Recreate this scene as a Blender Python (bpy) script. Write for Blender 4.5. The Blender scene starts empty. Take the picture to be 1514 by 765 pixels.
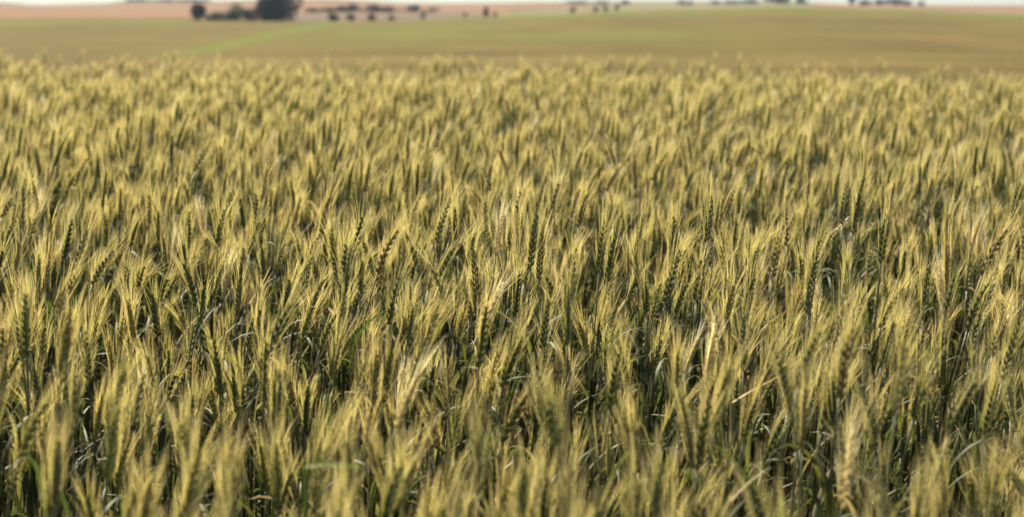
import bpy, math, random
import numpy as np
from mathutils import Vector, Matrix

R = math.radians
random.seed(11)
rng = np.random.default_rng(11)
S = bpy.context.scene
COL = S.collection

# ------------------------------------------------------------------ camera, sky, sun
EYE = 1.32
FPX = 3575.0                       # focal length in photo pixels (85 mm lens, 1514 px wide)
cam_d = bpy.data.cameras.new('camera')
cam = bpy.data.objects.new('camera', cam_d)
COL.objects.link(cam)
cam.location = (0, 0, EYE)
PITCH = math.degrees(math.atan(373.5 / FPX))
cam.rotation_euler = (R(90 - PITCH), 0, 0)
cam_d.lens = 85
cam_d.sensor_width = 36
cam_d.clip_start = 0.05
cam_d.clip_end = 20000
cam_d.dof.use_dof = True
cam_d.dof.focus_distance = 4.5
cam_d.dof.aperture_fstop = 6.5
S.camera = cam

SUN_EL, SUN_AZ = 46.0, -32.0       # azimuth from +Y towards +X: ahead of the camera, a little to the left
w = bpy.data.worlds.new('World')
S.world = w
w.use_nodes = True
wn = w.node_tree
bg = wn.nodes['Background']
sky = wn.nodes.new('ShaderNodeTexSky')
sky.sky_type = 'NISHITA'
sky.sun_disc = False
sky.sun_elevation = R(SUN_EL)
sky.sun_rotation = R(SUN_AZ)
sky.dust_density = 0.25
sky.air_density = 1.0
tint = wn.nodes.new('ShaderNodeMix')
tint.data_type = 'RGBA'; tint.blend_type = 'MULTIPLY'
tint.inputs[0].default_value = 1.0
tint.inputs[7].default_value = (0.80, 0.91, 1.10, 1)
wn.links.new(sky.outputs[0], tint.inputs[6])
wn.links.new(tint.outputs[2], bg.inputs[0])
bg.inputs[1].default_value = 0.038

sl = bpy.data.lights.new('sun', 'SUN')
sl.energy = 5.0
sl.angle = R(0.53)
sl.color = (1.0, 0.89, 0.665)
so = bpy.data.objects.new('sun', sl)
COL.objects.link(so)
sd = Vector((math.sin(R(SUN_AZ)) * math.cos(R(SUN_EL)), math.cos(R(SUN_AZ)) * math.cos(R(SUN_EL)), math.sin(R(SUN_EL))))
so.rotation_euler = sd.to_track_quat('Z', 'Y').to_euler()
so.location = (0, 0, 30)

S.render.engine = 'CYCLES'
S.view_settings.view_transform = 'Standard'
S.view_settings.look = 'None'
S.view_settings.exposure = 1.62
S.view_settings.gamma = 1.0
S.view_settings.use_curve_mapping = False
S.cycles.use_denoising = True
S.cycles.max_bounces = 12
S.cycles.diffuse_bounces = 2
S.cycles.glossy_bounces = 2
S.cycles.transmission_bounces = 5
S.cycles.transparent_max_bounces = 4
S.cycles.filter_width = 1.7

# ------------------------------------------------------------------ small helpers
def tag(o, label=None, cat=None, group=None, kind=None):
    if label: o['label'] = label
    if cat: o['category'] = cat
    if group: o['group'] = group
    if kind: o['kind'] = kind
    return o

def mesh_obj(name, me, parent=None, col=COL):
    o = bpy.data.objects.new(name, me)
    if col: col.objects.link(o)
    if parent: o.parent = parent
    return o

def empty(name, loc):
    o = bpy.data.objects.new(name, None)
    COL.objects.link(o)
    o.location = loc
    o.empty_display_size = 0.1
    return o

class MB:
    """collects vertices, faces and material indices for one mesh"""
    def __init__(self): self.v, self.f, self.m = [], [], []
    def add(self, vs, fs, mi=0):
        b = len(self.v)
        self.v += [tuple(p) for p in vs]
        self.f += [tuple(i + b for i in f) for f in fs]
        self.m += [mi] * len(fs)
    def mesh(self, name, mats, smooth=True):
        me = bpy.data.meshes.new(name)
        me.from_pydata(self.v, [], self.f)
        for mt in mats: me.materials.append(mt)
        me.polygons.foreach_set('material_index', self.m)
        me.polygons.foreach_set('use_smooth', [smooth] * len(self.f))
        me.update()
        return me

def tube(mb, pts, rad, n=5, mi=0, cap=True):
    pts = [Vector(p) for p in pts]
    rings = []
    for i, p in enumerate(pts):
        d = (pts[min(i + 1, len(pts) - 1)] - pts[max(i - 1, 0)]).normalized()
        a = Vector((0, 1, 0)) if abs(d.y) < 0.9 else Vector((1, 0, 0))
        u = d.cross(a).normalized(); v = d.cross(u)
        rings.append([p + (u * math.cos(k * 2 * math.pi / n) + v * math.sin(k * 2 * math.pi / n)) * rad[i] for k in range(n)])
    vs = [q for r in rings for q in r]
    fs = []
    for i in range(len(pts) - 1):
        for k in range(n):
            k2 = (k + 1) % n
            fs.append((i * n + k, i * n + k2, (i + 1) * n + k2, (i + 1) * n + k))
    if cap: fs.append(tuple((len(pts) - 1) * n + k for k in range(n)))
    mb.add(vs, fs, mi)

# ------------------------------------------------------------------ materials
def new_mat(name):
    m = bpy.data.materials.new(name)
    m.use_nodes = True
    nt = m.node_tree
    nt.nodes.clear()
    out = nt.nodes.new('ShaderNodeOutputMaterial')
    return m, nt, out

def ramp(nt, fac, stops):
    r = nt.nodes.new('ShaderNodeValToRGB')
    e = r.color_ramp.elements
    while len(e) < len(stops): e.new(0.5)
    for k, (p, c) in enumerate(stops):
        e[k].position = p
        e[k].color = (*c, 1)
    nt.links.new(fac, r.inputs[0])
    return r.outputs[0]

def mixc(nt, fac, a, b, mode='MIX'):
    n = nt.nodes.new('ShaderNodeMix')
    n.data_type = 'RGBA'
    n.blend_type = mode
    for s, val in ((n.inputs[0], fac), (n.inputs[6], a), (n.inputs[7], b)):
        if isinstance(val, bpy.types.NodeSocket): nt.links.new(val, s)
        elif isinstance(val, (int, float)): s.default_value = val
        else: s.default_value = (*val, 1)
    return n.outputs[2]

def noise(nt, vec, scale, detail=3, rough=0.55):
    n = nt.nodes.new('ShaderNodeTexNoise')
    n.inputs['Scale'].default_value = scale
    n.inputs['Detail'].default_value = detail
    n.inputs['Roughness'].default_value = rough
    nt.links.new(vec, n.inputs['Vector'])
    return n.outputs['Fac']

def plant_mat(name, stops, trans, tcol_gain=1.0, rough=0.5, spec=0.3, nscale=60, namt=0.35, tip=None):
    """leafy surface: colour picked per plant, mottled along its length, part of the light passes through"""
    m, nt, out = new_mat(name)
    oi = nt.nodes.new('ShaderNodeObjectInfo')
    tc = nt.nodes.new('ShaderNodeTexCoord')
    c = ramp(nt, oi.outputs['Random'], stops)
    if tip:
        al = nt.nodes.new('ShaderNodeAttribute'); al.attribute_name = 'along'
        c = mixc(nt, al.outputs['Fac'], c, tip)
    nf = noise(nt, tc.outputs['Object'], nscale, 2)
    dk = nt.nodes.new('ShaderNodeMapRange')
    dk.inputs[1].default_value = 0.3; dk.inputs[2].default_value = 0.7
    dk.inputs[3].default_value = 1 - namt; dk.inputs[4].default_value = 1 + namt * 0.6
    nt.links.new(nf, dk.inputs[0])
    hs = nt.nodes.new('ShaderNodeHueSaturation')
    nt.links.new(dk.outputs[0], hs.inputs['Value'])
    nt.links.new(c, hs.inputs['Color'])
    p = nt.nodes.new('ShaderNodeBsdfPrincipled')
    p.inputs['Roughness'].default_value = rough
    p.inputs['Specular IOR Level'].default_value = spec
    nt.links.new(hs.outputs[0], p.inputs['Base Color'])
    t = nt.nodes.new('ShaderNodeBsdfTranslucent')
    g = mixc(nt, 1.0, hs.outputs[0], (tcol_gain, tcol_gain * 0.97, tcol_gain * 0.8), 'MULTIPLY')
    nt.links.new(g, t.inputs['Color'])
    mx = nt.nodes.new('ShaderNodeMixShader')
    mx.inputs[0].default_value = trans
    nt.links.new(p.outputs[0], mx.inputs[1])
    nt.links.new(t.outputs[0], mx.inputs[2])
    nt.links.new(mx.outputs[0], out.inputs[0])
    return m

M_EAR = plant_mat('wheat_ear_green_gold', [(0.0, (0.075, 0.105, 0.028)), (0.45, (0.17, 0.19, 0.052)), (0.88, (0.32, 0.29, 0.10)), (1.0, (0.22, 0.16, 0.08))], 0.2, 1.2, 0.5, 0.3, 160, 0.4)
M_EAR_RIPE = plant_mat('wheat_ear_straw', [(0.0, (0.74, 0.65, 0.38)), (1.0, (0.82, 0.72, 0.46))], 0.5, 1.1, 0.5, 0.35, 160, 0.3)
M_AWN = plant_mat('wheat_awn', [(0.0, (0.34, 0.34, 0.07)), (0.5, (0.47, 0.425, 0.095)), (1.0, (0.62, 0.47, 0.14))], 0.45, 1.05, 0.35, 0.7, 40, 0.2, (0.89, 0.745, 0.37))
M_AWN_RIPE = plant_mat('wheat_awn_straw', [(0.0, (0.78, 0.70, 0.42)), (1.0, (0.82, 0.73, 0.48))], 0.45, 1.05, 0.35, 0.7, 40, 0.15, (0.86, 0.78, 0.52))
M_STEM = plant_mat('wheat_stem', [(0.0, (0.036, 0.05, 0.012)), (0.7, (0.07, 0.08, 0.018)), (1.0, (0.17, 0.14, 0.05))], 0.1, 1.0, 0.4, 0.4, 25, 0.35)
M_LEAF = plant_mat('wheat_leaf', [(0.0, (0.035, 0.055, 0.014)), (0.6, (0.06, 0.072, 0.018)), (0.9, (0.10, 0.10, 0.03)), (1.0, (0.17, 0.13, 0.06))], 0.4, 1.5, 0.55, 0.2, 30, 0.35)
M_LEAF_DRY = plant_mat('wheat_leaf_dry', [(0.0, (0.28, 0.22, 0.10)), (1.0, (0.42, 0.35, 0.19))], 0.3, 1.1, 0.6, 0.15, 40, 0.3)

def tree_mat(name, a, b, trans=0.2):
    m, nt, out = new_mat(name)
    tc = nt.nodes.new('ShaderNodeTexCoord')
    f = noise(nt, tc.outputs['Object'], 0.9, 4)
    c = ramp(nt, f, [(0.32, a), (0.68, b)])
    p = nt.nodes.new('ShaderNodeBsdfPrincipled')
    p.inputs['Roughness'].default_value = 0.7
    p.inputs['Specular IOR Level'].default_value = 0.15
    nt.links.new(c, p.inputs['Base Color'])
    t = nt.nodes.new('ShaderNodeBsdfTranslucent')
    nt.links.new(c, t.inputs['Color'])
    mx = nt.nodes.new('ShaderNodeMixShader')
    mx.inputs[0].default_value = trans
    nt.links.new(p.outputs[0], mx.inputs[1]); nt.links.new(t.outputs[0], mx.inputs[2])
    nt.links.new(mx.outputs[0], out.inputs[0])
    return m
M_TREE = tree_mat('dark_foliage', (0.020, 0.030, 0.032), (0.040, 0.050, 0.044), 0.03)
M_SCRUB = tree_mat('grey_green_foliage', (0.07, 0.085, 0.05), (0.13, 0.14, 0.085), 0.1)
M_BARK = tree_mat('bark', (0.05, 0.04, 0.03), (0.10, 0.08, 0.06), 0.0)

# ------------------------------------------------------------------ terrain
# heights of the land: rows are distances ahead, columns bearings; entries say how far below eye level the land lies
PXC = np.array([-1200, -400, 0, 60, 150, 190, 310, 400, 480, 615, 700, 800, 920, 1000, 1150, 1300, 1514, 1900, 2700], float)
TC = (PXC - 757) / FPX
DR = np.array([100, 200, 300, 400, 480, 600, 750, 1000, 1500], float)
YT = np.array([
 [98]*19,
 [62,62,62,62,62,62,62,62,61,60,59,58,57,56,55,56,60,64,64],
 [45,45,45,45,45,45,45,45,44,43,41,39,37,35,33,35,42,46,46],
 [34,34,34,34,34,35,36,36,36,34,31,28,24,21,17,20,30,34,34],
 [29,29,29,29,30,30,31,31,31,29,26,23,17.5,15,11,14,23,28,28],
 [27,27,27,27,27,27,27,27,26,26,24,22,18,15.5,12.5,14,21,26,26],
 [23,23,23,23,23,23,22,21,21,20,19,17,15,14,11,13,19,22,22],
 [16,16,15,15,15,15,14,12,12,12,12,12,12,11,7.5,8,15,18,18],
 [7,7,4,8,6,2.5,3,0,-1,5.5,5.5,4,3,3,3,8,8,8,8]], float)
ZT = EYE - (YT - 9) * DR[:, None] / FPX
lead = np.array([[0.0]*19, [0.0]*19, [-0.62]*19])
ZT = np.vstack([lead, ZT, ZT[-1:] * 0.4 - 6, np.full((1, 19), -30.0)])
DALL = np.concatenate([[0.01, 24, 60], DR, [2100, 5000]])
LD = np.log(DALL + 30)
def ground_z(x, y):
    x = np.asarray(x, float); y = np.asarray(y, float)
    d = np.hypot(x, y)
    ang = np.arctan2(x, np.maximum(y, 1e-6))
    t = np.clip(np.tan(np.clip(ang, -0.5, 0.5)), TC[0], TC[-1])
    l = np.log(d + 30)
    fi = np.clip(np.interp(l, LD, np.arange(len(LD))), 0, len(LD) - 1.0001)
    i = fi.astype(int); a = fi - i; a = a * a * (3 - 2 * a) * 0.6 + a * 0.4
    fj = np.clip(np.interp(t, TC, np.arange(len(TC))), 0, len(TC) - 1.0001)
    j = fj.astype(int); b = fj - j; b = b * b * (3 - 2 * b)
    return (ZT[i, j] * (1 - a) + ZT[i + 1, j] * a) * (1 - b) + (ZT[i, j + 1] * (1 - a) + ZT[i + 1, j + 1] * a) * b

def sm(x, a, b):
    u = np.clip((x - a) / (b - a), 0, 1)
    return u * u * (3 - 2 * u)

def build_ground():
    az = np.concatenate([np.linspace(-180, -24, 30)[:-1], np.linspace(-24, 24, 420), np.linspace(24, 180, 30)[1:-1]])
    az = np.radians(az)
    d = np.concatenate([[0.3, 0.8, 1.5], np.geomspace(2.5, 80, 50)[:-1], np.geomspace(80, 1700, 240), [2000, 2600, 3600, 5000, 8000, 14000]])
    A, D = np.meshgrid(az, d)
    X = np.sin(A) * D; Yw = np.cos(A) * D
    Z = ground_z(X, np.where(np.abs(A) > 1.2, np.maximum(Yw, 0.01), Yw))
    Z = np.where(np.abs(A) > 0.6, Z * (1 - sm(np.abs(A), 0.6, 1.5)) , Z)
    Z = np.where(D > 5000, -30 - (D - 5000) * 0.004, Z)
    Z += np.where(D < 25, 0.012 * np.sin(X * 17.3 + Yw * 3.1) * np.sin(Yw * 13.7 - X * 2.2), 0)
    nr, nc = A.shape
    vs = np.stack([X.ravel(), Yw.ravel(), Z.ravel()], 1)
    idx = np.arange(nr * nc).reshape(nr, nc)
    a = idx[:-1]; b = np.roll(idx, -1, 1)[:-1]; c = np.roll(idx, -1, 1)[1:]; e = idx[1:]
    fs = np.stack([a.ravel(), e.ravel(), c.ravel(), b.ravel()], 1).tolist()
    me = bpy.data.meshes.new('ground')
    me.from_pydata(vs.tolist() + [(0, 0, 0)], [], fs + [(nr * nc, int(idx[0, k]), int(idx[0, (k + 1) % nc])) for k in range(nc)])
    me.polygons.foreach_set('use_smooth', [True] * len(me.polygons))
    # land cover: which crop or soil grows where
    t = np.tan(np.clip(A, -0.5, 0.5)); P = 757 + t * FPX
    wob = 12 * np.sin(P / 63.0) + 8 * np.sin(P / 27.0 + 1)
    front = np.abs(A) < 0.6
    plough = sm(D + wob, 600, 640) * (1 - sm(D + wob, 1300, 1400)) * front
    plough *= np.where(P < 760, 1, 1 - sm(P + (1000 - D) * 0.55, 800, 900)) + sm(P, 1170, 1220) * sm(D, 700, 780)
    plough = np.clip(plough, 0, 1)
    beige = sm(D + wob * 0.6, 478, 492) * (1 - sm(D + wob * 0.5, 745, 785)) * sm(P, 395, 450) * (1 - sm(P, 690, 740)) * front
    pale = sm(D + wob * 0.5, 500, 530) * sm(P + (1000 - D) * 0.25, 790, 870) * (1 - sm(P, 1180, 1230)) * (1 - sm(D, 1250, 1400)) * front
    pale = np.clip(pale + sm(P, 1180, 1240) * sm(D, 480, 530) * (1 - sm(D, 700, 760)), 0, 1)
    # grass: a track running away to the right, a wet patch beside it, and the hedge foot at the far edge
    def path(pts, wid):
        best = np.full(A.shape, 1e9)
        for (x0, y0), (x1, y1) in zip(pts[:-1], pts[1:]):
            ux, uy = x1 - x0, y1 - y0
            s = np.clip(((X - x0) * ux + (Yw - y0) * uy) / (ux * ux + uy * uy), 0, 1)
            best = np.minimum(best, np.hypot(X - x0 - s * ux, Yw - y0 - s * uy) / (wid * D))
        return np.exp(-best ** 2)
    def P2(px, dd): return ((px - 757) / FPX * dd, dd)
    grass = path([P2(250, 128), P2(300, 150), P2(340, 185), P2(390, 235), P2(440, 310), P2(490, 420), P2(520, 470)], 0.0075) * 0.95
    grass = np.maximum(grass, 0.75 * np.exp(-((P - 600) / 150) ** 2 - ((D - 270) / 75) ** 2))
    grass = np.maximum(grass, 0.7 * np.exp(-((P - 900) / 200) ** 2 - ((D - 215) / 35) ** 2))
    grass = np.maximum(grass, 0.9 * np.exp(-((D - 420) / 42) ** 2) * (1 - sm(P, 230, 330)))
    grass = np.maximum(grass, 0.65 * np.exp(-((D - 440) / 60) ** 2) * sm(P, 560, 640))
    grass = np.clip(grass, 0, 1) * (D < 520)
    ridge = sm(D + wob, 1300, 1420)
    soil = 1 - sm(D, 23, 30)
    for nm, arr in (('plough', plough), ('beige', beige), ('pale', pale), ('grass', grass), ('ridge', ridge), ('soil', soil)):
        at = me.attributes.new(nm, 'FLOAT', 'POINT')
        at.data.foreach_set('value', np.concatenate([arr.ravel() * 1.0, [soil.max() if nm == 'soil' else 0.0]]).astype(np.float32))
    m, nt, out = new_mat('farmland')
    geo = nt.nodes.new('ShaderNodeNewGeometry')
    mp = nt.nodes.new('ShaderNodeMapping')
    mp.inputs['Scale'].default_value = (0.020, 0.060, 0.05)
    mp.inputs['Rotation'].default_value = (0, 0, R(4))
    nt.links.new(geo.outputs['Position'], mp.inputs[0])
    band = noise(nt, mp.outputs[0], 1.0, 4, 0.6)
    big = noise(nt, geo.outputs['Position'], 0.02, 5, 0.65)
    fine = noise(nt, geo.outputs['Position'], 0.6, 4, 0.7)
    def attr(nm):
        a = nt.nodes.new('ShaderNodeAttribute'); a.attribute_name = nm
        return a.outputs['Fac']
    c = ramp(nt, band, [(0.30, (0.0674, 0.0449, 0.0146)), (0.5, (0.0940, 0.0684, 0.0201)), (0.72, (0.1246, 0.0939, 0.0300))])
    mp2 = nt.nodes.new('ShaderNodeMapping')
    mp2.inputs['Scale'].default_value = (0.09, 0.022, 0.05)
    nt.links.new(geo.outputs['Position'], mp2.inputs[0])
    mott = noise(nt, mp2.outputs[0], 1.0, 5, 0.65)
    c = mixc(nt, 1.0, c, ramp(nt, mott, [(0.32, (0.74, 0.76, 0.78)), (0.68, (1.22, 1.22, 1.24))]), 'MULTIPLY')
    gt = ramp(nt, big, [(0.42, (0, 0, 0)), (0.68, (0.6, 0.6, 0.6))])
    c = mixc(nt, gt, c, (0.0790, 0.0780, 0.0187))
    gcol = ramp(nt, fine, [(0.3, (0.0700, 0.0859, 0.0144)), (0.7, (0.1038, 0.1184, 0.0240))])
    c = mixc(nt, attr('grass'), c, gcol)
    c = mixc(nt, attr('plough'), c, mixc(nt, band, (0.1299, 0.0731, 0.0399), (0.1926, 0.1187, 0.0702)))
    c = mixc(nt, attr('beige'), c, mixc(nt, band, (0.0933, 0.0716, 0.0504), (0.1250, 0.0976, 0.0717)))
    c = mixc(nt, attr('pale'), c, mixc(nt, band, (0.1081, 0.0976, 0.0471), (0.1505, 0.1365, 0.0739)))
    c = mixc(nt, attr('ridge'), c, (0.0787, 0.0684, 0.0468))
    fs_ = noise(nt, geo.outputs['Position'], 22, 5, 0.7)
    c = mixc(nt, attr('soil'), c, ramp(nt, fs_, [(0.3, (0.022, 0.018, 0.012)), (0.75, (0.055, 0.042, 0.026))]))
    p = nt.nodes.new('ShaderNodeBsdfPrincipled')
    p.inputs['Roughness'].default_value = 0.95
    p.inputs['Specular IOR Level'].default_value = 0.038
    nt.links.new(c, p.inputs['Base Color'])
    bp = nt.nodes.new('ShaderNodeBump'); bp.inputs['Strength'].default_value = 0.5; bp.inputs['Distance'].default_value = 0.3
    nt.links.new(fine, bp.inputs['Height']); nt.links.new(bp.outputs[0], p.inputs['Normal'])
    nt.links.new(p.outputs[0], out.inputs[0])
    me.materials.append(m)
    me.update()
    g = mesh_obj('ground', me)
    tag(g, 'rolling farmland of tan stubble, grass and pinkish ploughed hillside', 'ground', kind='structure')
build_ground()

# ------------------------------------------------------------------ far trees and bushes
def crown_mesh(name, seed, n, wid, hei, low, mat, lsize, ncl=18):
    """leaf clumps spread through an uneven crown; unit: metres, base at z=0"""
    r = np.random.default_rng(seed)
    cl = []
    for k in range(ncl):
        a = r.uniform(0, 2 * math.pi); u = r.uniform(-0.95, 1); rr = math.sqrt(max(0, 1 - u * u * 0.9)) * r.uniform(0.35, 0.72)
        cl.append((math.cos(a) * rr * wid / 2, math.sin(a) * rr * wid / 2, low + (hei - low) * (0.46 + 0.40 * u), r.uniform(0.26, 0.42)))
    vs, fs = [], []
    for k in range(n):
        cx, cy, cz, cr = cl[r.integers(ncl)]
        v = r.normal(size=3); v /= np.linalg.norm(v); q = r.uniform(0.5, 1.05) ** 0.5
        c = np.array([cx + v[0] * q * cr * wid / 2 * 1.15, cy + v[1] * q * cr * wid / 2 * 1.15, cz + v[2] * q * cr * (hei - low) / 2 * 1.1])
        if c[2] < 0.05: c[2] = r.uniform(0.05, 0.3)
        a = r.normal(size=3); a /= np.linalg.norm(a); b = np.cross(a, r.normal(size=3)); b /= np.linalg.norm(b)
        s = lsize * r.uniform(0.6, 1.3)
        i = len(vs)
        vs += [c - a * s, c + b * s * 0.45, c + a * s, c - b * s * 0.45]
        fs.append((i, i + 1, i + 2, i + 3))
    me = bpy.data.meshes.new(name)
    me.from_pydata([tuple(v) for v in vs], [], fs)
    me.materials.append(mat)
    me.update()
    return me

def trunk_mesh(name, seed, hei, rad, spread):
    r = random.Random(seed)
    mb = MB()
    tube(mb, [(0, 0, -0.15), (0.02, 0, hei * 0.2), (r.uniform(-.1, .1), r.uniform(-.1, .1), hei * 0.5), (r.uniform(-.2, .2), 0, hei * 0.8)], [rad * 1.3, rad, rad * 0.7, rad * 0.25], 8)
    for k in range(6):
        a = k * 1.05 + r.uniform(-.3, .3); z0 = hei * r.uniform(0.2, 0.5)
        e = Vector((math.cos(a) * spread, math.sin(a) * spread, z0 + hei * r.uniform(0.2, 0.4)))
        tube(mb, [(0, 0, z0), tuple(e * 0.5 + Vector((0, 0, z0 * 0.5))), tuple(e)], [rad * 0.5, rad * 0.3, rad * 0.1], 5)
    return mb.mesh(name, [M_BARK])

# unit crowns about 1 m wide and 1 m high, scaled per tree
BUSH = [(crown_mesh('crown', 50 + k, 900, 1.0, 1.0, 0.0, M_TREE, 0.075), trunk_mesh('trunk', 70 + k, 0.7, 0.035, 0.25)) for k in range(5)]
SCRUB = [(crown_mesh('crown', 60 + k, 700, 1.0, 1.0, 0.0, M_SCRUB, 0.075), trunk_mesh('trunk', 80 + k, 0.7, 0.03, 0.25)) for k in range(3)]

def place_tree(kind, px, d, wpx, hpx, label, cat, group, seed, meshes=None, deep=None):
    x = (px - 757) / FPX * d; y = d
    root = empty(kind, (x, y, float(ground_z(x, y)) - 0.05))
    tag(root, label, cat, group)
    W = wpx / FPX * d; H = hpx / FPX * d
    rr = random.Random(seed)
    pool = meshes or BUSH
    cm, tm = pool[seed % len(pool)]
    for nm, me in (('trunk', tm), ('crown', cm)):
        o = mesh_obj(nm, me, root)
        o.scale = (W, deep or W * 0.9, H) if meshes is not BIG else (1, 1, 1)
    root.rotation_euler.z = 0 if deep else rr.uniform(0, 6.28)
    return root
BIG = [(crown_mesh('crown', 91, 7000, 10.2, 8.2, 0.1, M_TREE, 0.30, 46), trunk_mesh('trunk', 92, 5.6, 0.28, 2.6))]
BIG2 = [(crown_mesh('crown', 95, 2200, 1.0, 1.0, 0.02, M_TREE, 0.055), trunk_mesh('trunk', 96, 0.7, 0.04, 0.2))]

GC = 'clump of trees at the far edge of the stubble'
place_tree('tree', 411, 476, 74, 60, 'largest dark round-crowned tree, cut by the top of the photo', 'tree', GC, 0, BIG)
place_tree('tree', 296, 476, 27, 29, 'small dark upright tree at the left end of the clump', 'tree', GC, 1, BIG2)
place_tree('bush', 323, 478, 38, 14, 'low dark bush just right of the small upright tree', 'bush', GC, 2)
place_tree('bush', 350, 479, 46, 25, 'grey-green bush halfway between the two dark trees', 'bush', GC, 3, SCRUB)
place_tree('bush', 373, 477, 36, 19, 'dark bush touching the left side of the largest tree', 'bush', GC, 4)
GA = 'hedge bushes below the ploughed hillside'
for k, (px, wp, hp, lb) in enumerate([
    (463, 34, 7, 'low bush nearest the big tree in the hedge below the ploughed hill'),
    (487, 30, 9, 'second hedge bush right of the big tree, low and wide'),
    (506, 24, 11, 'third hedge bush right of the big tree, joined to a taller one'),
    (523, 28, 13, 'tallest dark hedge bush below the ploughed hill'),
    (553, 28, 12, 'dark hedge bush alone past the tallest hedge bush'),
    (574, 34, 9, 'low spreading hedge bush left of the last dark hedge bush'),
    (612, 24, 12, 'last dark rounded bush at the right end of the hedge'),
    (642, 26, 7, 'small pale bush beyond the right end of the hedge')]):
    place_tree('bush', px, 800, wp, hp, lb, 'bush', GA, 10 + k, SCRUB if k == 7 else None)
HEDGE = [(crown_mesh('crown', 97, 2600, 1.0, 1.0, 0.0, M_TREE, 0.02, 60), BUSH[0][1])]
place_tree('hedge', 556, 806, 190, 7.5, 'long thin low hedge joining the bushes below the ploughed hillside', 'hedge', None, 0, HEDGE, 3.0)
place_tree('hedge', 334, 484, 88, 9, 'low scrub strip running between the small upright tree and the largest tree', 'hedge', None, 0, HEDGE, 3.0)
GB = 'bushes along the grass edge below the beige field'
for k, (px, wp, hp, lb) in enumerate([
    (493, 22, 12, 'dark bush where the grass track meets the beige field, widest of its row'),
    (520, 16, 11, 'second small bush along the grass edge below the beige field'),
    (551, 17, 11, 'third small dark bush along the grass edge below the beige field'),
    (580, 13, 8, 'faintest and smallest bush at the end of the grass-edge row')]):
    place_tree('bush', px, 468, wp, hp, lb, 'bush', GB, 30 + k, SCRUB if k == 3 else None)
GD = 'lone bushes in the middle of the hollow'
for k, (px, d, wp, hp, lb) in enumerate([
    (627, 480, 10, 13, 'pale narrow bush at the right end of the beige field'),
    (688, 500, 8, 8, 'small faint bush left of the lone dark upright bush'),
    (718, 500, 12, 16, 'lone dark upright bush before the pink ploughed hillside'),
    (732, 502, 9, 7, 'low bush close beside the lone dark upright bush')]):
    place_tree('bush', px, d, wp, hp, lb, 'bush', GD, 40 + k, SCRUB if k in (0, 1) else None)
GE = 'bushes on the pale green slope'
for k, (px, d, wp, hp, lb) in enumerate([
    (847, 620, 11, 11, 'leftmost bush on the pale green slope'),
    (880, 640, 13, 9, 'wider of two touching bushes on the pale green slope'),
    (894, 640, 11, 9, 'narrower of two touching bushes on the pale green slope'),
    (912, 660, 9, 13, 'upright bush at the right end of the pale green slope')]):
    place_tree('bush', px, d, wp, hp, lb, 'bush', GE, 50 + k, SCRUB)
GF = 'trees on the far skyline'
SKYL = [(208, 1420, 42, 5, 'leftmost low hedge on the skyline above the ploughed field'),
    (250, 1430, 46, 5, 'middle low hedge on the skyline above the ploughed field'),
    (292, 1430, 44, 5, 'low skyline hedge above the small upright tree'),
    (856, 1250, 34, 5, 'low skyline bush above the leftmost bush on the pale slope'),
    (890, 1250, 26, 5, 'low skyline bush above the touching bushes on the pale slope'),
    (923, 1200, 14, 7, 'small rounded skyline bush above the upright slope bush'),
    (1006, 1150, 12, 8, 'left of two small bushes on the crest right of the pale slope'),
    (1019, 1150, 11, 7, 'right of two small bushes on the crest right of the pale slope'),
    (1056, 1150, 20, 6, 'low bush left of the long skyline hedge'),
    (1080, 1150, 26, 6, 'left half of the long low skyline hedge'),
    (1108, 1150, 30, 7, 'right half of the long skyline hedge, against the tallest skyline tree'),
    (1148, 1120, 36, 15, 'broad dark tree, largest on the skyline, at the hedge end'),
    (1183, 1120, 18, 10, 'small dark tree right of the largest skyline tree'),
    (1257, 1000, 12, 14, 'narrow dark tree at the left end of the right-hand skyline row'),
    (1275, 1000, 22, 8, 'low bush right of the narrow skyline tree'),
    (1297, 1000, 18, 9, 'bush in the middle of the right-hand skyline row'),
    (1319, 1000, 26, 11, 'wide rounded bush, largest of the right-hand skyline row'),
    (1338, 1000, 14, 8, 'bush just past the wide rounded skyline bush'),
    (1358, 1000, 12, 7, 'last small bush at the right end of the skyline row')]
for k, (px, d, wp, hp, lb) in enumerate(SKYL):
    place_tree('tree' if 'dark tree' in lb else 'bush', px, d, wp * 1.35, hp, lb,
               'tree' if 'dark tree' in lb else 'bush', GF, 60 + k)

# ------------------------------------------------------------------ wheat
class Plant: pass

def ribbon(mb, pts, half, r):
    """one bristle: a narrow translucent strip with its own turn"""
    d = (pts[-1] - pts[0]).normalized()
    q = Vector((r.gauss(0, 1), r.gauss(0, 1), r.gauss(0, 1)))
    sd = d.cross(q).normalized()
    vs = []
    for p, h in zip(pts, half): vs += [p - sd * h, p + sd * h]
    mb.add(vs, [(2 * k, 2 * k + 1, 2 * k + 3, 2 * k + 2) for k in range(len(pts) - 1)])


def spine(length, n, th0, th1, p, start=Vector((0, 0, 0)), sway=0.0):
    pts, ths = [Vector(start)], [th0]
    x = Vector(start)
    for i in range(1, n + 1):
        s = i / n
        th = th0 + (th1 - th0) * s ** p
        dirv = Vector((math.sin(th), sway * math.sin(s * 5), math.cos(th)))
        x = x + dirv * (length / n)
        pts.append(x.copy()); ths.append(th)
    return pts, ths

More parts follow.
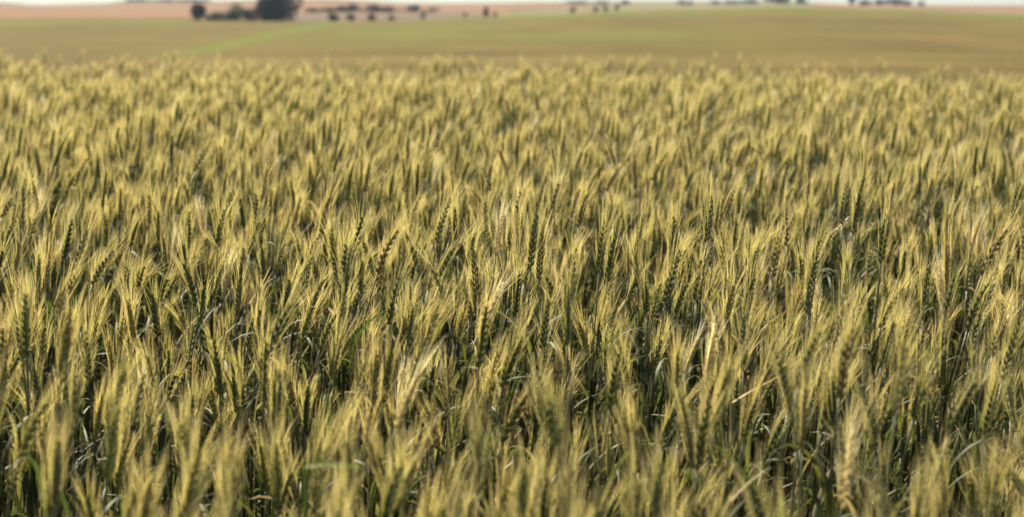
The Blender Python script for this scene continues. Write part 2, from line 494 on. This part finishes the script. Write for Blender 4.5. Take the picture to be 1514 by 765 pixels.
def floret(mb, base, dirv, ln, rad, n=5, mi=0, squash=None):
    d = dirv.normalized()
    a = Vector((0, 1, 0)) if abs(d.y) < 0.9 else Vector((1, 0, 0))
    u = d.cross(a).normalized(); v = d.cross(u)
    prof = [(0.0, 0.45), (0.32, 1.0), (0.7, 0.72), (1.0, 0.12)]
    vs = []
    for s, r in prof:
        for k in range(n):
            g = k * 2 * math.pi / n
            vs.append(base + d * (ln * s) + (u * math.cos(g) + v * math.sin(g)) * rad * r)
    fs = []
    for i in range(len(prof) - 1):
        for k in range(n):
            k2 = (k + 1) % n
            fs.append((i * n + k, i * n + k2, (i + 1) * n + k2, (i + 1) * n + k))
    mb.add(vs, fs, mi)
    return base + d * ln

def blade(mb, p0, azim, up, ln, wid, droop, twist, r, n=9, mi=0):
    """long arching grass blade with a folded midrib"""
    pos = Vector(p0); el = up
    vs, fs = [], []
    for i in range(n + 1):
        s = i / n
        dirv = Vector((math.cos(azim) * math.cos(el), math.sin(azim) * math.cos(el), math.sin(el)))
        side = Vector((-math.sin(azim), math.cos(azim), 0))
        nrm = side.cross(dirv)
        tw = twist * s
        sd = side * math.cos(tw) + nrm * math.sin(tw)
        up_ = nrm * math.cos(tw) - side * math.sin(tw)
        ww = wid * 0.5 * min(1, 0.5 + s * 3) * (1 - s ** 2.2) + 0.0003
        vs += [pos - sd * ww + up_ * ww * 0.35, pos, pos + sd * ww + up_ * ww * 0.35]
        pos = pos + dirv * (ln / n)
        el -= droop / n * (0.4 + 1.6 * s)
    for i in range(n):
        b = i * 3
        fs += [(b, b + 1, b + 4, b + 3), (b + 1, b + 2, b + 5, b + 4)]
    mb.add(vs, fs, mi)

def wheat_variant(seed, nod, ripe, n_sp=20, L=None):
    r = random.Random(seed)
    n_sp = r.randint(14, 19)
    fat = r.uniform(0.85, 1.12)
    P = Plant()
    P.ripe = ripe; P.nod = nod
    Hs = 0.74 + r.uniform(-0.035, 0.035)
    th1 = R(r.uniform(2, 9) + nod * 0.35)
    pts, ths = spine(Hs, 9, R(r.uniform(-2, 2)), th1, 2.6, sway=r.uniform(-.02, .02))
    mb = MB()
    tube(mb, pts, [0.0021 - 0.0009 * i / 9 for i in range(10)], 5)
    for zf in (3, 6):                                  # swollen nodes on the straw
        q = pts[zf]; dq = (pts[zf + 1] - q).normalized()
        tube(mb, [q - dq * 0.004, q - dq * 0.001, q + dq * 0.002, q + dq * 0.005], [0.0018, 0.0028, 0.0028, 0.0016], 6, cap=False)
    P.stem = mb.mesh('stem', [M_STEM])
    L = L or r.uniform(0.062, 0.086)
    epts, eths = spine(L, n_sp, ths[-1], ths[-1] + R(nod * 0.65 + r.uniform(0, 6)), 1.2, pts[-1])
    P.top = epts[-1].copy(); P.mid = epts[len(epts) // 2].copy()
    eb, ab = MB(), MB()
    tube(eb, epts, [0.0013] * len(epts), 4)
    rot = r.uniform(0, math.pi)
    for i in range(n_sp):
        s = i / (n_sp - 1)
        T = (epts[i + 1] - epts[i]).normalized()
        a = Vector((0, 1, 0)); u = T.cross(a).normalized(); v = T.cross(u)
        u, v = u * math.cos(rot) + v * math.sin(rot), v * math.cos(rot) - u * math.sin(rot)
        sgn = 1 if i % 2 else -1
        env = (0.62 + 0.38 * math.sin(math.pi * min(1, 0.22 + s * 0.85)))
        side = u * sgn
        base = epts[i] + side * 0.0022 * env
        for q in (-1, 0, 1):
            dv = T + side * (0.30 if q == 0 else 0.22) + v * (q * 0.27) + Vector((r.gauss(0, .04), r.gauss(0, .04), 0))
            tip = floret(eb, base + v * q * 0.0016 * env, dv, 0.0102 * env * r.uniform(0.82, 1.12), 0.00180 * fat * env * (1.08 if q == 0 else 0.95))
            if q == 0 and i % 2: continue
            al = (0.034 + 0.021 * (1 - abs(s - 0.55))) * r.uniform(0.7, 1.15)
            ad = (T + side * (0.15 + r.gauss(0, .05)) + v * (q * 0.10 + r.gauss(0, .05))).normalized()
            curl = side * r.uniform(-0.05, 0.12) + Vector((r.uniform(-0.03, 0.05), 0, 0)) + v * r.gauss(0, .04)
            ap = [tip - ad * 0.002]
            for k in range(1, 4):
                f = k / 3
                ap.append(tip + ad * al * f + curl * al * f * f)
            ribbon(ab, ap, [0.00031, 0.00028, 0.00022, 0.00007], r)
    P.ear = eb.mesh('ear', [M_EAR_RIPE if ripe else M_EAR])
    P.beard = ab.mesh('beard', [M_AWN_RIPE if ripe else M_AWN])
    at = P.beard.attributes.new('along', 'FLOAT', 'POINT')
    at.data.foreach_set('value', [(k // 2 % 4) / 3 for k in range(len(ab.v))])
    P.leaves = []
    specs = [(0.80, r.uniform(0.12, 0.2), r.uniform(0.006, 0.009), False), (0.58, r.uniform(0.18, 0.26), r.uniform(0.007, 0.010), False), (0.36, r.uniform(0.16, 0.24), 0.010, r.random() < 0.15)]
    for k, (f, ln, wd, dry) in enumerate(specs):
        lb = MB()
        fi = f * 9; i = int(fi); p0 = pts[i].lerp(pts[i + 1], fi - i)
        # the sheath wraps the straw below the blade
        j = max(0, i - 2)
        tube(lb, [pts[j], pts[j + 1], p0], [0.0024, 0.0026, 0.0027], 6, cap=False)
        dry = dry or (k == 0 and r.random() < 0.12)
        blade(lb, p0, r.uniform(0, 6.28), R(r.uniform(58, 82)), ln, wd, R(r.uniform(40, 150)), r.uniform(-1.5, 1.5), r)
        P.leaves.append(lb.mesh('leaf', [M_LEAF_DRY if dry else M_LEAF]))
    return P

NV = 22
VAR = []
for k in range(NV):
    nod = [3, 5, 10, 15, 7, 26, 4, 12, 38, 8, 18][k % 11]
    VAR.append(wheat_variant(300 + k, nod, k in (7, 18)))

VAR += [wheat_variant(401, 27, True, L=0.098), wheat_variant(402, 24, True, L=0.088), wheat_variant(403, 4, True, L=0.088)]   # single conspicuous ears

# joined copies of every variant feed the uncountable rest of the crop; this collection is not part of the scene
src = bpy.data.collections.new('wheat_source')
def joined(P, k):
    vs, fs, mi, mats, alo = [], [], [], [], []
    for me in [P.stem, P.ear, P.beard] + P.leaves:
        b = len(vs)
        vs += [tuple(v.co) for v in me.vertices]
        alo += [q.value for q in me.attributes['along'].data] if 'along' in me.attributes else [0.0] * len(me.vertices)
        fs += [tuple(i + b for i in p.vertices) for p in me.polygons]
        mt = me.materials[0]
        if mt not in mats: mats.append(mt)
        mi += [mats.index(mt)] * len(me.polygons)
    me = bpy.data.meshes.new('wheat_plant_source')
    me.from_pydata(vs, [], fs)
    for mt in mats: me.materials.append(mt)
    at = me.attributes.new('along', 'FLOAT', 'POINT'); at.data.foreach_set('value', alo)
    me.polygons.foreach_set('material_index', mi)
    me.polygons.foreach_set('use_smooth', [True] * len(fs))
    me.update()
    o = bpy.data.objects.new('wheat_source_%02d' % k, me)
    src.objects.link(o)
for k, P in enumerate(VAR[:NV]): joined(P, k)

# where the plants grow
def edge_y(x):                       # far edge of the crop
    return 17.0 - 0.5 * x + 0.5 * np.sin(x * 1.1) + 0.5 * np.sin(x * 2.7 + 1) + 0.5 * np.sin(x * 0.83 + 2)
DENS = 225.0
cell = 1 / math.sqrt(DENS)
gx = np.arange(-8.5, 8.5, cell); gy = np.arange(0.95, 25.5, cell)
GX, GY = np.meshgrid(gx, gy)
GX = GX.ravel() + rng.uniform(-.6, .6, GX.size) * cell
GY = GY.ravel() + rng.uniform(-.6, .6, GY.size) * cell
keep = (np.abs(GX) < 0.212 * GY + 2.0) & (rng.random(GX.size) < 1 / (1 + np.exp(-(edge_y(GX) - GY) / 0.35)))
GX, GY = GX[keep], GY[keep]
def vnoise(x, y, f, seed):
    r = np.random.default_rng(seed); out = np.zeros_like(x)
    for k in range(7):
        a = r.uniform(0, 6.28); ff = f * r.uniform(0.6, 1.6)
        out += np.sin((x * math.cos(a) + y * math.sin(a)) * ff + r.uniform(0, 6.28))
    return out / 2.6
clump = 0.6 * vnoise(GX, GY, 14, 5) + 0.8 * vnoise(GX, GY, 38, 6)
keep = rng.random(GX.size) < np.clip(0.68 + 1.1 * clump, 0.02, 1)
GX, GY, clump = GX[keep], GY[keep], clump[keep]
N = GX.size
GZ = ground_z(GX, GY) - 0.01
hgt = 1.0 + 0.05 * vnoise(GX, GY, 9, 8) + 0.045 * vnoise(GX, GY, 18, 28) + 0.025 * vnoise(GX, GY, 3.2, 18) + rng.normal(0, 0.036, N) - 0.20 * rng.random(N) ** 1.5 + 0.03 + 0.07 * (rng.random(N) < 0.03) * (GY > 4) + 0.05 * clump
hgt = np.clip(hgt, 0.64, np.where(GY < 2.6, 1.03, 1.17))
wind = vnoise(GX, GY, 1.6, 9) * 0.5
az = rng.normal(0, 1.15, N) + wind
tx = rng.normal(0, 0.035, N); ty = rng.normal(0.01, 0.04, N)
vi = rng.integers(0, NV, N)
ripe_idx = [k for k in range(NV) if VAR[k].ripe]
swap = np.isin(vi, ripe_idx) & (rng.random(N) < np.where(GY < 4.2, 0.96, 0.7))
vi[swap] = rng.integers(0, 6, swap.sum())

# plants that are told apart in the photograph: (ear bearing px, ear px below, variant, turn, tilt, height, label)
from mathutils import Euler
cam_inv = (Matrix.Translation(cam.location) @ cam.rotation_euler.to_matrix().to_4x4()).inverted()
def project(p):
    q = cam_inv @ p
    return 757 + q.x / -q.z * FPX, 382.5 - q.y / -q.z * FPX, -q.z
HERO = []
for (tx_, ty_, k, a, tilt, sc, lb) in [
 (722, 455, NV, 0.05, 0.06, 1.05, 'palest straw-coloured wheat ear leaning right at the centre of the field'),
 (604, 583, NV + 1, 0.0, 0.05, 1.03, 'straw-pale ear leaning right, below and left of the palest central ear'),
 (1040, 640, 4, 0.4, -0.06, 1.06, 'tall blurred golden ear in the near row, right of centre'),
 (1252, 690, NV + 2, 0.2, 0.0, 1.06, 'brightest blurred straw ear at the bottom edge, right of centre'),
 (820, 640, 1, 2.8, -0.02, 1.08, 'tall blurred green-gold ear in the near row at the centre'),
 (335, 715, 6, 0.3, 0.0, 1.04, 'blurred upright ear at the bottom edge, left of centre'),
 (112, 205, 4, 0.2, 0.0, 1.12, 'dark upright ear rising above the others in the far left of the field'),
 (930, 232, 8 if not VAR[8].ripe else 9, 0.0, 0.06, 1.12, 'dark leaning ear rising above the others right of centre, mid-field'),
 (1222, 225, 0, 0.5, 0.0, 1.12, 'dark upright ear rising above the others on the right, mid-field')]:
    x, d = 0.0, 3.5
    for it in range(12):
        Mx = Matrix.LocRotScale(Vector((x, d, -0.01)), Euler((0, tilt, a)), Vector((sc, sc, sc)))
        px, py, dz = project(Mx @ VAR[k].mid)
        x += (tx_ - px) / FPX * dz
        d *= (py - 9) / (ty_ - 9)
    HERO.append((x, d, k, a, tilt, sc, lb))
hx = np.array([h[0] for h in HERO]); hy = np.array([h[1] for h in HERO])
far = np.ones(N, bool)
for a, b in zip(hx, hy): far &= np.hypot(GX - a, GY - b) > 0.035
def sub(m):
    global GX, GY, GZ, hgt, az, tx, ty, vi, clump
    GX, GY, GZ, hgt, az, tx, ty, vi, clump = [q[m] for q in (GX, GY, GZ, hgt, az, tx, ty, vi, clump)]
sub(far); N = GX.size

def euler_of(i): return (tx[i], ty[i], az[i])
near = [i for i in np.argsort(GY) if GY[i] < 7.0]
picked = []
for i in near:
    P = VAR[vi[i]]
    Mx = Matrix.LocRotScale(Vector((GX[i], GY[i], GZ[i])), Euler(euler_of(i)), Vector((hgt[i],) * 3))
    px, py, dz = project(Mx @ P.mid); qx, qy, _ = project(Mx @ P.top)
    if 4 < px < 1510 and qy < 752 and 4 < qx < 1510:
        picked.append((int(i), px, py, qx, qy))
    if len(picked) >= 300 - len(HERO): break

def build_plant(P, loc, rot, sc):
    root = empty('wheat_plant', loc)
    root.rotation_euler = rot; root.scale = (sc, sc, sc)
    mesh_obj('stem', P.stem, root)
    e = mesh_obj('ear', P.ear, root)
    mesh_obj('beard', P.beard, e)
    for me in P.leaves: mesh_obj('leaf', me, root)
    return root
protos = {}
def wheat(k, loc, rot, sc):
    """first plant of a variant is built, the others are copies of it and of its parts"""
    if k not in protos:
        protos[k] = build_plant(VAR[k], loc, rot, sc)
        return protos[k]
    s = protos[k]
    c = s.copy(); COL.objects.link(c)
    c.location, c.rotation_euler, c.scale = loc, rot, (sc, sc, sc)
    for ch in s.children:
        d = ch.copy(); COL.objects.link(d); d.parent = c
        for g in ch.children:
            h = g.copy(); COL.objects.link(h); h.parent = d
    return c

GW = 'wheat plants in the near rows of the field'
for (x, d, k, a, tilt, sc, lb) in HERO:
    o = wheat(k, (x, d, float(ground_z(x, d)) - 0.01), (0.0, tilt, a), sc)
    tag(o, lb, 'wheat', GW)

info = []
for (i, px, py, qx, qy) in picked:
    P = VAR[vi[i]]
    lean = (qx - px) / max(10.0, abs(qy - py))
    bend = 'drooping' if P.nod >= 26 else ('nodding' if P.nod >= 15 else 'straight')
    ln = 'leaning left' if lean < -0.22 else ('leaning right' if lean > 0.22 else 'upright')
    if bend == 'straight': look = ln
    else: look = bend + (' left' if lean < -0.1 else ' right' if lean > 0.1 else ' forward')
    tone = 'straw-pale' if P.ripe else 'green-gold'
    colm = min(7, int(px / 1514 * 8)); row = 0 if py > 690 else (1 if py > 610 else 2)
    info.append([i, px, py, tone, look, colm, row])
CN = ['at far left', 'in left third', 'left of middle', 'just left of centre', 'just right of centre', 'right of middle', 'in right third', 'at far right']
RN = ['at bottom edge', 'in second row', 'in third row']
cls = {}
for rec in info: cls.setdefault((rec[3], rec[4], rec[5], rec[6]), []).append(rec)
ORD = {2: ['left of two', 'right of two'], 3: ['leftmost of three', 'middle of three', 'rightmost of three'],
       4: ['first of four from left', 'second of four from left', 'third of four from left', 'last of four from left']}
WORDS = ['first', 'second', 'third', 'fourth', 'fifth', 'sixth', 'seventh', 'eighth', 'ninth', 'tenth']
for (tone, look, colm, row), rs in cls.items():
    rs.sort(key=lambda q: q[1])
    for n_, rec in enumerate(rs):
        i = rec[0]
        lb = '%s %s ear %s %s' % (tone, look.replace(' ', '-'), RN[row], CN[colm])
        if len(rs) in ORD: lb += ', ' + ORD[len(rs)][n_]
        elif len(rs) > 4: lb += ', ' + WORDS[min(n_, 9)] + ' from left'
        o = wheat(int(vi[i]), (float(GX[i]), float(GY[i]), float(GZ[i])), euler_of(i), float(hgt[i]))
        tag(o, lb, 'wheat', GW)
m = np.ones(N, bool); m[[r_[0] for r_ in info]] = False
sub(m); N = GX.size

# the rest of the crop: one object
me = bpy.data.meshes.new('wheat_field')
me.from_pydata(np.stack([GX, GY, GZ], 1).tolist(), [], [])
at = me.attributes.new('turn', 'FLOAT_VECTOR', 'POINT'); at.data.foreach_set('vector', np.stack([tx, ty, az], 1).astype(np.float32).ravel())
at = me.attributes.new('size', 'FLOAT', 'POINT'); at.data.foreach_set('value', hgt.astype(np.float32))
at = me.attributes.new('pick', 'INT', 'POINT'); at.data.foreach_set('value', vi.astype(np.int32))
field = mesh_obj('wheat_field', me)
tag(field, 'dense golden green bearded wheat filling the field behind the near rows', 'wheat field', kind='stuff')
ng = bpy.data.node_groups.new('wheat_scatter', 'GeometryNodeTree')
ng.interface.new_socket('Geometry', in_out='INPUT', socket_type='NodeSocketGeometry')
ng.interface.new_socket('Geometry', in_out='OUTPUT', socket_type='NodeSocketGeometry')
gi = ng.nodes.new('NodeGroupInput'); go = ng.nodes.new('NodeGroupOutput')
ci = ng.nodes.new('GeometryNodeCollectionInfo')
ci.inputs['Collection'].default_value = src
ci.inputs['Separate Children'].default_value = True
ci.inputs['Reset Children'].default_value = True
ip = ng.nodes.new('GeometryNodeInstanceOnPoints')
ip.inputs['Pick Instance'].default_value = True
def na(nm, dt):
    n = ng.nodes.new('GeometryNodeInputNamedAttribute'); n.data_type = dt; n.inputs['Name'].default_value = nm
    return n.outputs['Attribute']
ng.links.new(gi.outputs[0], ip.inputs['Points'])
ng.links.new(ci.outputs[0], ip.inputs['Instance'])
ng.links.new(na('pick', 'INT'), ip.inputs['Instance Index'])
e2r = ng.nodes.new('FunctionNodeEulerToRotation')
ng.links.new(na('turn', 'FLOAT_VECTOR'), e2r.inputs[0])
ng.links.new(e2r.outputs[0], ip.inputs['Rotation'])
ng.links.new(na('size', 'FLOAT'), ip.inputs['Scale'])
ng.links.new(ip.outputs[0], go.inputs[0])
md = field.modifiers.new('scatter', 'NODES'); md.node_group = ng
print('wheat in the mass:', N, 'individuals:', len(info) + len(HERO))

# a few things among the ears that catch the eye
def grass_blade(px, d, z, azim, up, ln, wid, droop, twist, mat, label):
    x = (px - 757) / FPX * d; gz = float(ground_z(x, d))
    root = empty('grass_plant', (x, d, gz - 0.01))
    tag(root, label, 'grass plant')
    cu = MB(); tube(cu, [(0.01, 0.02, 0), (0.004, 0.01, z * 0.4), (0, 0, z * 0.8), (0, 0, z)], [0.002, 0.0019, 0.0016, 0.0014], 5)
    mesh_obj('stem', cu.mesh('stem', [M_STEM]), root)
    lb = MB(); tube(lb, [(0, 0, z - 0.09), (0, 0, z)], [0.0022, 0.0026], 6, cap=False)
    blade(lb, (0, 0, z), azim, up, ln, wid, droop, twist, None, 12)
    mesh_obj('leaf', lb.mesh('leaf', [mat]), root)
M_BLADE = plant_mat('green_blade', [(0.0, (0.20, 0.30, 0.05)), (1.0, (0.24, 0.33, 0.06))], 0.4, 1.2, 0.4, 0.4, 30, 0.2)
grass_blade(447, 2.42, 0.865, 0.0, R(6), 0.062, 0.006, R(22), 0.5, M_BLADE, 'bright green grass blade stretched level across the near ears, left of centre')
grass_blade(1086, 3.55, 0.745, 0.05, R(32), 0.085, 0.011, R(10), 0.9, M_LEAF_DRY, 'whitish dry grass blade slanting up to the right, right of centre')
fx, fy = (1283 - 757) / FPX * 12.5, 12.5
fl = empty('white_flower', (fx, fy, float(ground_z(fx, fy))))
tag(fl, 'tiny white flower standing above the far wheat ears at right', 'flower')
cu = MB(); tube(cu, [(0, 0, 0), (0.01, 0, 0.45), (0, 0, 0.925)], [0.002, 0.0018, 0.0012], 5)
mesh_obj('stem', cu.mesh('stem', [M_STEM]), fl)
pm, nt, out = new_mat('white_petal')
pp = nt.nodes.new('ShaderNodeBsdfPrincipled'); pp.inputs['Base Color'].default_value = (0.8, 0.74, 0.68, 1); nt.links.new(pp.outputs[0], out.inputs[0])
pb = MB()
for k in range(11):
    a = k * 2 * math.pi / 11
    blade(pb, (0.002 * math.cos(a), 0.002 * math.sin(a), 0.925), a, R(50), 0.013, 0.006, R(50), 0, None, 4)
mesh_obj('blossom', pb.mesh('blossom', [pm]), fl)

# thin summer haze over the land, closed box from below the ground to just above the highest thing
hb = MB()
x0, x1, y0, y1, z0, z1 = -900, 900, -60, 2600, -60, 40
hb.add([(x0, y0, z0), (x1, y0, z0), (x1, y1, z0), (x0, y1, z0), (x0, y0, z1), (x1, y0, z1), (x1, y1, z1), (x0, y1, z1)],
       [(0, 3, 2, 1), (4, 5, 6, 7), (0, 1, 5, 4), (1, 2, 6, 5), (2, 3, 7, 6), (3, 0, 4, 7)])
hm, nt, out = new_mat('haze_air')
pv = nt.nodes.new('ShaderNodeVolumePrincipled')
pv.inputs['Color'].default_value = (0.66, 0.80, 1.0, 1)
pv.inputs['Density'].default_value = 0.00009
nt.links.new(pv.outputs[0], out.inputs['Volume'])
hz = mesh_obj('haze', hb.mesh('haze', [hm], False))
tag(hz, 'thin pale haze over the far fields', 'haze', kind='stuff')
